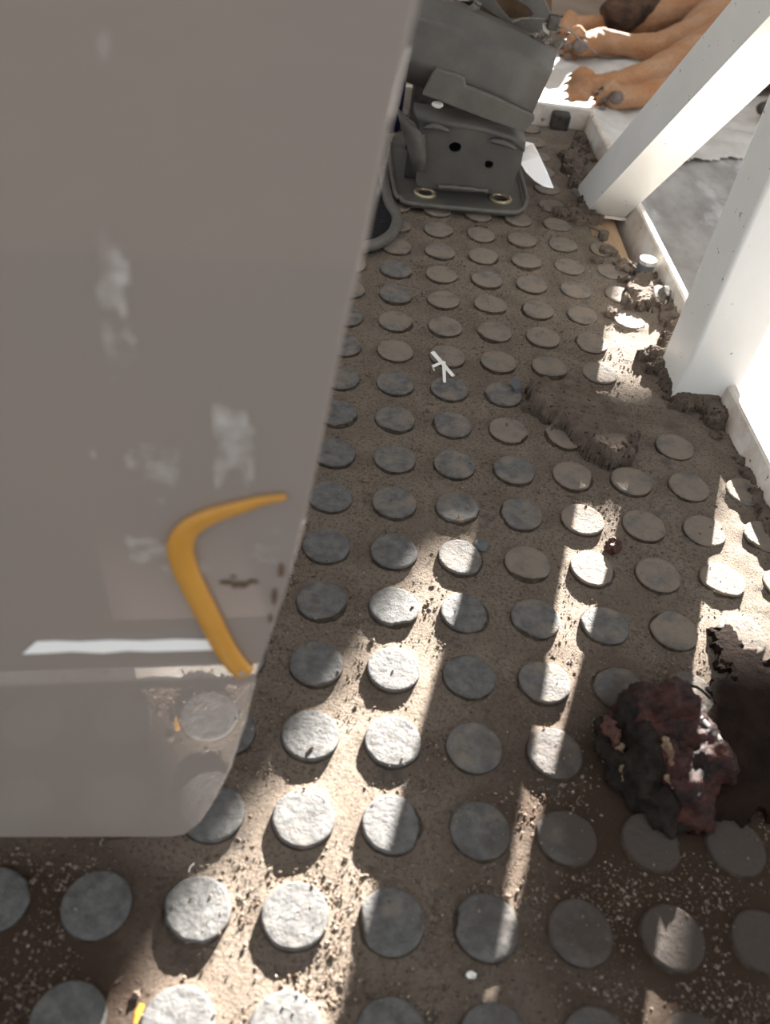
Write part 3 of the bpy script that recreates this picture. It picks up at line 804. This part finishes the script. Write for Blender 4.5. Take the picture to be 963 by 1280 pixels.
c6 = [(p[0], p[1] + 0.45, p[2] + 0.02) for p in c5]
c7 = [(p[0], p[1] + 0.6, p[2] - 0.5) for p in c5]
def lerp_row(a, b, t): return [tuple(Vector(p).lerp(Vector(q), t)) for p, q in zip(a, b)]
c3 = lerp_row(c2, c3, .75)
c2a, c3a = lerp_row(c1, c3, .9), lerp_row(c3, c5, .12)
c4, c4a = lerp_row(c3, c5, .5), lerp_row(c3, c5, .95)
solid('upper_channel', [c0, lerp_row(c0, c1, .9), c1, lerp_row(c1, c3, .1), c2a, c3, c3a, c4, c4a, c5, c6, c7], .10, 'steel', br)
lipp = [(3.428, 18.02, 2.96),(3.5, 18.02, 3.068),(3.686, 18.02, 3.024),(3.94, 18.02, 3.005),(4.148, 18.02, 2.947),(4.213, 18.02, 2.786),(4.533, 18.02, 2.723),(4.916, 18.02, 2.632),(5.152, 18.02, 2.557),(5.408, 18.02, 2.483),(5.705, 18.02, 2.396),(5.888, 18.02, 2.33),(5.895, 18.02, 2.224),(5.716, 18.02, 1.95),(5.421, 18.02, 2.005),(4.834, 18.02, 2.131),(4.255, 18.02, 2.256),(3.68, 18.02, 2.397),(3.266, 18.02, 2.485),(3.289, 18.02, 2.573)]
from_bm('lower_lip', plate(lipp, (0, .12, .02), bev=.03), 'steel_edge', br)
# round notch collar on top and the rear plate with its rusty opening
V, F = tube(smoothpath([(3.553, 19.5, 4.162),(3.686, 19.5, 4.018),(3.887, 19.5, 3.913),(4.111, 19.5, 3.891),(4.273, 19.5, 4.007),(4.323, 19.5, 4.126)], 5), .10, 8); from_data('notch_rim', V, F, 'steel_edge', br, smooth=True)
from_bm('notch_shade', plate([(3.774, 19.75, 4.0),(4.387, 19.75, 4.073),(4.345, 19.75, 3.905),(4.142, 19.75, 3.798),(3.874, 19.75, 3.849)], (0, .05, 0)), 'black', br)  # black patch painting the shade in the notch
rp = [(3.619, 20.6, 4.465),(4.381, 20.6, 4.394),(5.344, 20.6, 4.313),(5.955, 20.6, 4.154),(6.288, 20.6, 3.753),(6.371, 20.6, 3.274),(6.136, 20.6, 3.103),(5.698, 20.6, 3.193),(5.364, 20.6, 3.365),(4.963, 20.6, 3.595),(4.501, 20.6, 3.779),(3.891, 20.6, 3.975)]
ho = [(4.772, 20.6, 4.146),(5.216, 20.6, 4.033),(5.636, 20.6, 3.88),(5.78, 20.6, 3.761),(5.607, 20.6, 3.586),(5.274, 20.6, 3.598),(4.997, 20.6, 3.804),(4.805, 20.6, 3.984)]
from_bm('rear_plate', plate(rp, (0, .15, 0), [ho], bev=.03), 'steel', br)
from_bm('rusty_inside', plate([(4.489, 21.3, 4.085),(6.202, 21.3, 4.289),(6.462, 21.3, 3.272),(4.654, 21.3, 3.235)], (0, .1, 0)), 'rust', br)
from_bm('rear_leg', box(3.2, 6.0, 20.9, 21.3, zp, 3.3, .05), 'blackrubber', br)  # leg coloured black to paint the shade in the bracket gap

tb = from_bm('grey_tab', plate([(5.894, 19.6, 3.831),(6.057, 19.6, 3.851),(6.095, 19.6, 3.554),(5.922, 19.6, 3.567)], (0, .06, 0)), 'zinc', br)
o = from_bm('plastic_cap', lump((3.661, 18.3, 2.228), .14, 1, .1, 1, 2, (1.0, .7, .55)), 'whiteplastic', br)
# dark blue block behind the bracket, carpeted tray at its left
o = from_bm('blue_block', box(1.2, 3.1, 22.55, 23.8, ZF + .01, 3.2, .12), 'blue', origin=(2.2, 23.2, ZF))
tag(o, 'dark blue plastic block in the shadow behind the grey bracket', 'block')
tray = thing('carpet_tray', (2.0, 17.5, ZF), 'low tray lined with black carpet beside the grey bracket', 'tray')
tp_ = [(0.2, 19.4), (0.2, 15.2), (1.7, 15.05), (2.4, 15.3), (2.85, 15.9), (3.0, 16.8), (2.8, 17.6), (2.62, 19.4)]
from_bm('carpet', plate([(x, y, 0.12) for x, y in tp_], (0, 0, -.18)), 'carpet', tray)
V, F = tube(smoothpath([(x, y, .12) for x, y in tp_], 6), .13, 8); from_data('rolled_rim', V, F, 'steel_edge', tray, smooth=True)
# wire and black clip
V, F = tube(smoothpath([(5.17, 19.55, 3.791),(5.337, 19.55, 3.877),(5.604, 19.55, 3.925),(5.879, 19.55, 3.942),(6.104, 19.55, 3.936)], 5) , .03, 6)
wr = thing('clip_wire', (6.108, 19.55, 3.92), 'thin dark wire with a small black clip hanging over the grey bracket', 'wire')
from_data('wire', V, F, 'darkiron', wr, smooth=True)
x, y, z = (6.103, 19.5, 3.916)
from_bm('clip', box(x - .13, x + .13, y - .12, y + .12, z - .15, z + .15, .04), 'blackrubber', wr)
V, F = tube(smoothpath([(6.193, 19.55, 3.88), (6.738, 20.6, 3.53), (7.382, 21.8, 3.023), (8.142, 23.2, 2.442)], 6), .022, 6)
from_data('wire', V, F, 'darkiron', wr, smooth=True)
lint = remeshed('lint_tuft', [((5.739, 19.5, 3.572), .11, (6.056, 19.5, 3.509), .14), ((6.064, 19.5, 3.476), .14, (6.416, 19.7, 3.393), .1)], .03, 'fluff', None, smooth=False, sm=1, origin=(6.073, 19.5, 3.443), disp=(.16, 7))
tag(lint, 'grey tuft of lint caught on top of the grey bracket', 'lint')
# polished blade
bl = [(6.267, 20.7, 0.783), (6.351, 20.7, 0.793), (6.523, 20.68, 0.78), (6.722, 20.45, 0.559), (6.953, 20.2, 0.285), (7.189, 19.9, -0.031), (6.908, 19.93, -0.014), (6.641, 20.02, 0.066), (6.386, 20.16, 0.212), (6.213, 20.32, 0.38), (6.129, 20.48, 0.538), (6.223, 20.6, 0.649)]
o = from_bm('polished_blade', plate(bl, (.03, .05, -.05), bev=.01), 'blade', origin=(7.168, 20.1, -0.1))
tag(o, 'bright polished steel blade leaning against the right side of the grey bracket', 'blade')

# ================================================================ HARDWARE along the lips
x, y, z = (7.929, 24.485, 0.1)
nut = from_bm('square_nut', box(x - .27, x + .27, y - .2, y + .2, ZF, ZF + .5, .08), 'blackrubber', origin=(x, y, ZF))
tag(nut, 'black square rubber block against the far white lip', 'block')
x, y, z = (8.169, 17.697, -0.1)
n1 = thing('screw_with_nut', (x, y, ZF - .1), 'dark screw with a hex nut lying on the bare plywood strip', 'screw')
bm = bmesh.new(); bmesh.ops.create_cone(bm, cap_ends=True, segments=6, radius1=.14, radius2=.14, depth=.2, matrix=Matrix.Translation((x, y, ZF - .02)))
bevel(bm, .02); from_bm('nut', bm, 'darkiron', n1)
V, F = tube([(x, y + .05, ZF + 0.0), (x - .55, y + .55, ZF + .06)], .03, 6); from_data('shank', V, F, 'darkiron', n1)
x, y, z = (8.713, 15.662, 0.1)
p1 = thing('pipe_stub', (x, y, ZF), 'short vertical grey pipe stub with a pale cap by the right lip', 'pipe')
bm = bmesh.new(); bmesh.ops.create_cone(bm, cap_ends=True, segments=20, radius1=.19, radius2=.19, depth=.5, matrix=Matrix.Translation((x, y, ZF + .15))); bevel(bm, .02)
from_bm('stub', bm, 'chip', p1, smooth=False)
bm = bmesh.new(); bmesh.ops.create_cone(bm, cap_ends=True, segments=20, radius1=.22, radius2=.20, depth=.1, matrix=Matrix.Translation((x, y, ZF + .44))); bevel(bm, .02)
from_bm('cap', bm, 'zinc', p1)
x, y, z = (8.835, 14.522, 0.1)
b1 = thing('bolt', (x, y, ZF), 'round pale bolt and washer half buried in the sunlit mud', 'bolt')
tilt = Matrix.Translation((x, y, ZF + .24)) @ Matrix.Rotation(.5, 4, 'Y') @ Matrix.Rotation(.4, 4, 'X')
bm = bmesh.new(); bmesh.ops.create_cone(bm, cap_ends=True, segments=20, radius1=.24, radius2=.24, depth=.05, matrix=tilt); from_bm('washer', bm, 'zinc', b1)
bm = bmesh.new(); bmesh.ops.create_cone(bm, cap_ends=True, segments=6, radius1=.14, radius2=.14, depth=.2, matrix=tilt @ Matrix.Translation((0, 0, .1))); bevel(bm, .02); from_bm('head', bm, 'darkiron', b1)
V, F = tube([(x, y, ZF), (x, y, ZF + .28)], .1, 8); from_data('shank', V, F, 'darkiron', b1)

# ================================================================ SHEET ON THE GROUND AND THE DOG
def sheet_obj(poly, label, seed, amp):
    xs = [p[0] for p in poly]; ys = [p[1] for p in poly]
    st = 0.18; ix, V, F = {}, [], []
    for i in range(int((max(xs) - min(xs)) / st) + 2):
        for j in range(int((max(ys) - min(ys)) / st) + 2):
            x, y = min(xs) + i * st, min(ys) + j * st
            if inside(x, y, poly):
                q = Vector((x * .32 + seed, y * .5, seed))
                h = abs(noise.noise(q)) * 1.3 + .5 * abs(noise.noise(q * 2.4)) + .12 * abs(noise.noise(q * 6))
                ix[i, j] = len(V); V.append((x, y, -2.97 + amp * h))
    for (i, j) in ix:
        q = [(i, j), (i + 1, j), (i + 1, j + 1), (i, j + 1)]
        if all(k in ix for k in q): F.append(tuple(ix[k] for k in q))
    me = bpy.data.meshes.new('ground_sheet'); me.from_pydata([tuple(c * S for c in v) for v in V], [], F)
    o = link('ground_sheet', me, 'cloth', smooth=True, origin=(sum(xs) / len(xs), sum(ys) / len(ys), -3))
    m_ = o.modifiers.new('t', 'SOLIDIFY'); m_.thickness = .03 * S
    tag(o, label, 'sheet')
sheet_obj([(8.0, 33), (9.8, 29.5), (12, 29.2), (15, 31), (19.5, 33), (24, 37), (23, 46), (17, 44), (12.5, 43.5), (9.4, 41)], 'crumpled dirty white sheet spread on the ground under the dog', 2.0, 0.35)

dog = thing('dog', (22, 44, -3), 'tan and black dog lying on its side beyond the platform', 'dog')
GZ = -2.8
TIPS = []
def toes(base, direction, spread, r, ln):
    """four toes of a paw"""
    base, d, s_ = Vector(base), Vector(direction).normalized(), Vector(spread).normalized()
    base = base + d * .12
    out = []
    for k, (o_, l_) in enumerate(((-1.5, .85), (-.5, 1.0), (.5, 1.0), (1.5, .85))):
        a = base + s_ * o_ * r * 1.5
        b = a + d * ln * l_ * .6 + Vector((0, 0, r * .35)); c = a + d * ln * l_ + Vector((0, 0, -r * .25))
        TIPS.append((c + d * r * .5, d))
        out += [(a, r * .8, b, r * .95), (b, r * .95, c, r * .75)]
    return out
B = []
# front legs (nearer the camera), lower one showing its pads
f1 = [Vector((11.461, 35.721, -2.1)), Vector((12.773, 36.703, -2.1)), Vector((14.454, 38.156, -2.0)), Vector((16.6, 40.547, -1.8)), Vector((18.983, 43.25, -1.6))]
B += [(f1[0], .42, f1[1], .50), (f1[1], .50, f1[2], .62), (f1[2], .62, f1[3], .85), (f1[3], .85, f1[4], 1.3)]
B += toes(f1[0] + Vector((-.1, 0, 0)), (-1, -.1, -.05), (.1, .75, .6), .24, .75)
f2 = [Vector((12.453, 35.495, -2.35)), Vector((13.606, 36.099, -2.35)), Vector((15.079, 37.27, -2.3)), Vector((17.115, 39.176, -2.1))]
B += [(f2[0], .48, f2[1], .52), (f2[1], .5, f2[2], .6), (f2[2], .6, f2[3], .95)]
B += toes(f2[0] + Vector((-.05, 0, 0)), (-1, -.25, .1), (0, -.6, .8), .25, .55)
# hind legs
h1 = [Vector((11.951, 41.774, -2.2)), Vector((12.974, 42.823, -2.2)), Vector((14.339, 42.781, -2.2)), Vector((15.863, 42.7, -2.1)), Vector((17.701, 44.028, -1.9)), Vector((19.836, 46.446, -1.5))]
B += [(h1[0], .52, h1[1], .62), (h1[1], .62, h1[2], .52), (h1[2], .52, h1[3], .72), (h1[3], .72, h1[4], 1.0), (h1[4], 1.0, h1[5], 1.7)]
B += toes(h1[0] + Vector((-.1, 0, 0)), (-1, -.2, .1), (0, -.45, .9), .27, .5)
h2 = [Vector((12.359, 45.811, -2.3)), Vector((13.836, 46.481, -2.3)), Vector((15.741, 47.053, -2.0)), Vector((18.015, 48.304, -1.6)), Vector((20.397, 49.674, -1.2))]
B += [(h2[0], .42, h2[1], .45), (h2[1], .45, h2[2], .85), (h2[2], .85, h2[3], 1.1), (h2[3], 1.1, h2[4], 1.8)]
B += toes(h2[0] + Vector((-.1, 0, 0)), (-1, -.1, -.05), (.1, .8, .5), .22, .55)
# trunk, chest, neck and head
hip, mid, chest = Vector((25.5, 55, -.4)), Vector((26.5, 49.5, -.7)), Vector((25.5, 43.5, -.3))
B += [(h1[5], 1.7, hip, 2.2), (h2[4], 1.8, hip, 2.2), (hip, 2.3, mid, 2.0), (mid, 2.0, chest, 2.7), (f1[4], 1.3, chest, 2.2), (f2[3], .95, chest, 2.0)]
nk, hd, mz = Vector((24.6, 39.6, -1.2)), Vector((22.8, 37.6, -1.7)), Vector((19.6, 36.5, -2.35))
B += [(chest, 2.4, nk, 1.5), (nk, 1.5, hd, 1.35), (hd, 1.3, Vector((21.2, 37.0, -2.0)), .85), (Vector((21.2, 37.0, -2.0)), .8, mz, .55)]
body = remeshed('body', B, .085, 'fur', dog, sm=2, disp=(.03, 2.5))
me = body.data
at = me.attributes.new('marking', 'FLOAT', 'POINT')
off = wloc(body) / S
vals = []
for v in me.vertices:
    q = v.co / S + off
    k = 0.0
    if q.x > 20.5 and q.z > -0.2: k = min(1, (q.z + .2) / .6)
    if q.y < 40 and q.x > 20.5: k = max(k, .85)
    for c_, rr_ in ((f1[0] + Vector((-.85, 0, 0)), .33), (f2[0] + Vector((-.6, 0, 0)), .3), (h1[0] + Vector((-.6, 0, 0)), .3)):
        k = max(k, .55 * max(0, 1 - (q - c_).length / (rr_ * 2)))
    vals.append(k)
at.data.foreach_set('value', vals)
# pads
def pad(c, r, sq=(1, 1, 1)): return from_bm('paw_pad', lump(c, r, c[0], .12, 1.5, 3, sq), 'pad', dog, smooth=True)
pad(tuple(f2[0] + Vector((-.10, -.48, .15))), .30, (1, .6, .9))
for k in range(3): pad(tuple(f2[0] + Vector((-.55, -.42 + .1 * k, -.35 + .36 * k))), .15, (1, .7, .9))
pad(tuple(h1[0] + Vector((-.20, -.50, .1))), .34, (1, .6, .95))
for k in range(3): pad(tuple(h1[0] + Vector((-.62, -.45 + .1 * k, -.42 + .42 * k))), .18, (1, .7, .9))
for c_, d_ in TIPS:
    V, F = tube([c_, c_ + d_ * .12 + Vector((0, 0, -.04)), c_ + d_ * .22 + Vector((0, 0, -.12))], [.07, .05, .015], 6)
    from_data('claw', V, F, 'claw', dog, smooth=True)
# tail curled over the hind leg
tl = smoothpath([(18.245, 49.867, -1.2), (16.361, 48.093, -1.3), (15.108, 46.807, -1.5), (14.304, 46.285, -1.9), (13.893, 46.089, -2.3)], 5)
n = len(tl)
V, F = tube(tl, [.62 + .35 * math.sin(math.pi * (i / n) * .9) if i < n - 3 else .5 - .14 * (i - n + 3) for i in range(n)], 14)
from_data('tail', V, F, 'fur_dark', dog, smooth=True)
# ear and eye of the far head
from_bm('ear', plate([(22.2, 37.0, -.7), (21.4, 36.0, -1.0), (21.0, 35.4, -2.0), (21.7, 35.9, -2.5), (22.5, 36.6, -1.8)], (.15, .15, .05), bev=.04), 'fur_dark', dog)
from_bm('nose', lump((19.1, 36.4, -2.3), .28, 3, .05, 1, 2), 'claw', dog, smooth=True)
from_bm('eye', lump((21.4, 36.35, -1.55), .14, 4, .02, 1, 2), 'claw', dog, smooth=True)

# ================================================================ BEYOND THE PICTURE: ADDED LIGHT BLOCKERS, CAB ROOF
# unseen gobo of boards added beyond the dog, its gaps shape the sun patches
sun_gobo = thing('gobo_boards', (0, 62, -3.2), 'unseen board gobo added beyond the dog with gaps that shape the sunlight', 'sun_gobo')
bounds = [-40 + 1.5 * k for k in range(42)] + [22.8, 24.3, 25.5, 26.9, 28.5]
for a, b in zip(bounds, bounds[1:]):
    m_ = (a + b) / 2
    zt = 21.6 if m_ < 22.8 else (18.85 if m_ < 25.5 else 18.5)
    segs = [(-3.2, zt)]
    if 18.4 < m_ < 21.5: segs = [(-3.2, 4.3), (6.4, zt)]
    if 25.5 < m_ < 26.9: segs = [(-3.2, 15.5), (17.3, zt)]
    for z0, z1 in segs:
        from_bm('gobo_board', box(a, b, 62, 62.35, z0, z1), 'gobo_wood', sun_gobo)
from_bm('slanting_gobo_board', plate([(22.7, 62, 18.6), (24.2, 62, 18.6), (23.2, 62, 21.6), (22.9, 62, 21.6)], (0, .3, 0)), 'gobo_wood', sun_gobo)
from_bm('gobo_rail', box(-40, 28.5, 62.36, 62.9, 7.5, 8.6), 'gobo_wood', sun_gobo)
from_bm('gobo_rail', box(-40, 28.5, 62.36, 62.9, 17.4, 18.3), 'gobo_wood', sun_gobo)
us = thing('upper_gobo', (0, 62, 19.4), 'unseen board wall added above the gobo to cast shade', 'shade_wall')  # unseen wall added to keep the sun off the near side
from_bm('shade_boards', box(-60, 28.6, 62.0, 62.4, 21.65, 75), 'gobo_wood', us)
from_bm('shade_boards', box(28.6, 110, 62.0, 62.4, 19.5, 75), 'gobo_wood', us)
o = from_bm('reflection_box', box(-9, 9.3, -12, -0.9, -3.2, -0.5, .1), 'reflection_brown', origin=(0, -6, -3.2)); tag(o, 'dark brown box added behind the camera to darken the panel reflection', 'step')  # added box, keeps sunlit ground out of the panel's reflection
rf = from_bm('cab_roof', box(-14, 9.6, -6, 24.5, 29.9, 30.6, .1), 'paint', origin=(0, 10, 30)); tag(rf, 'white cab roof above the platform', 'roof')
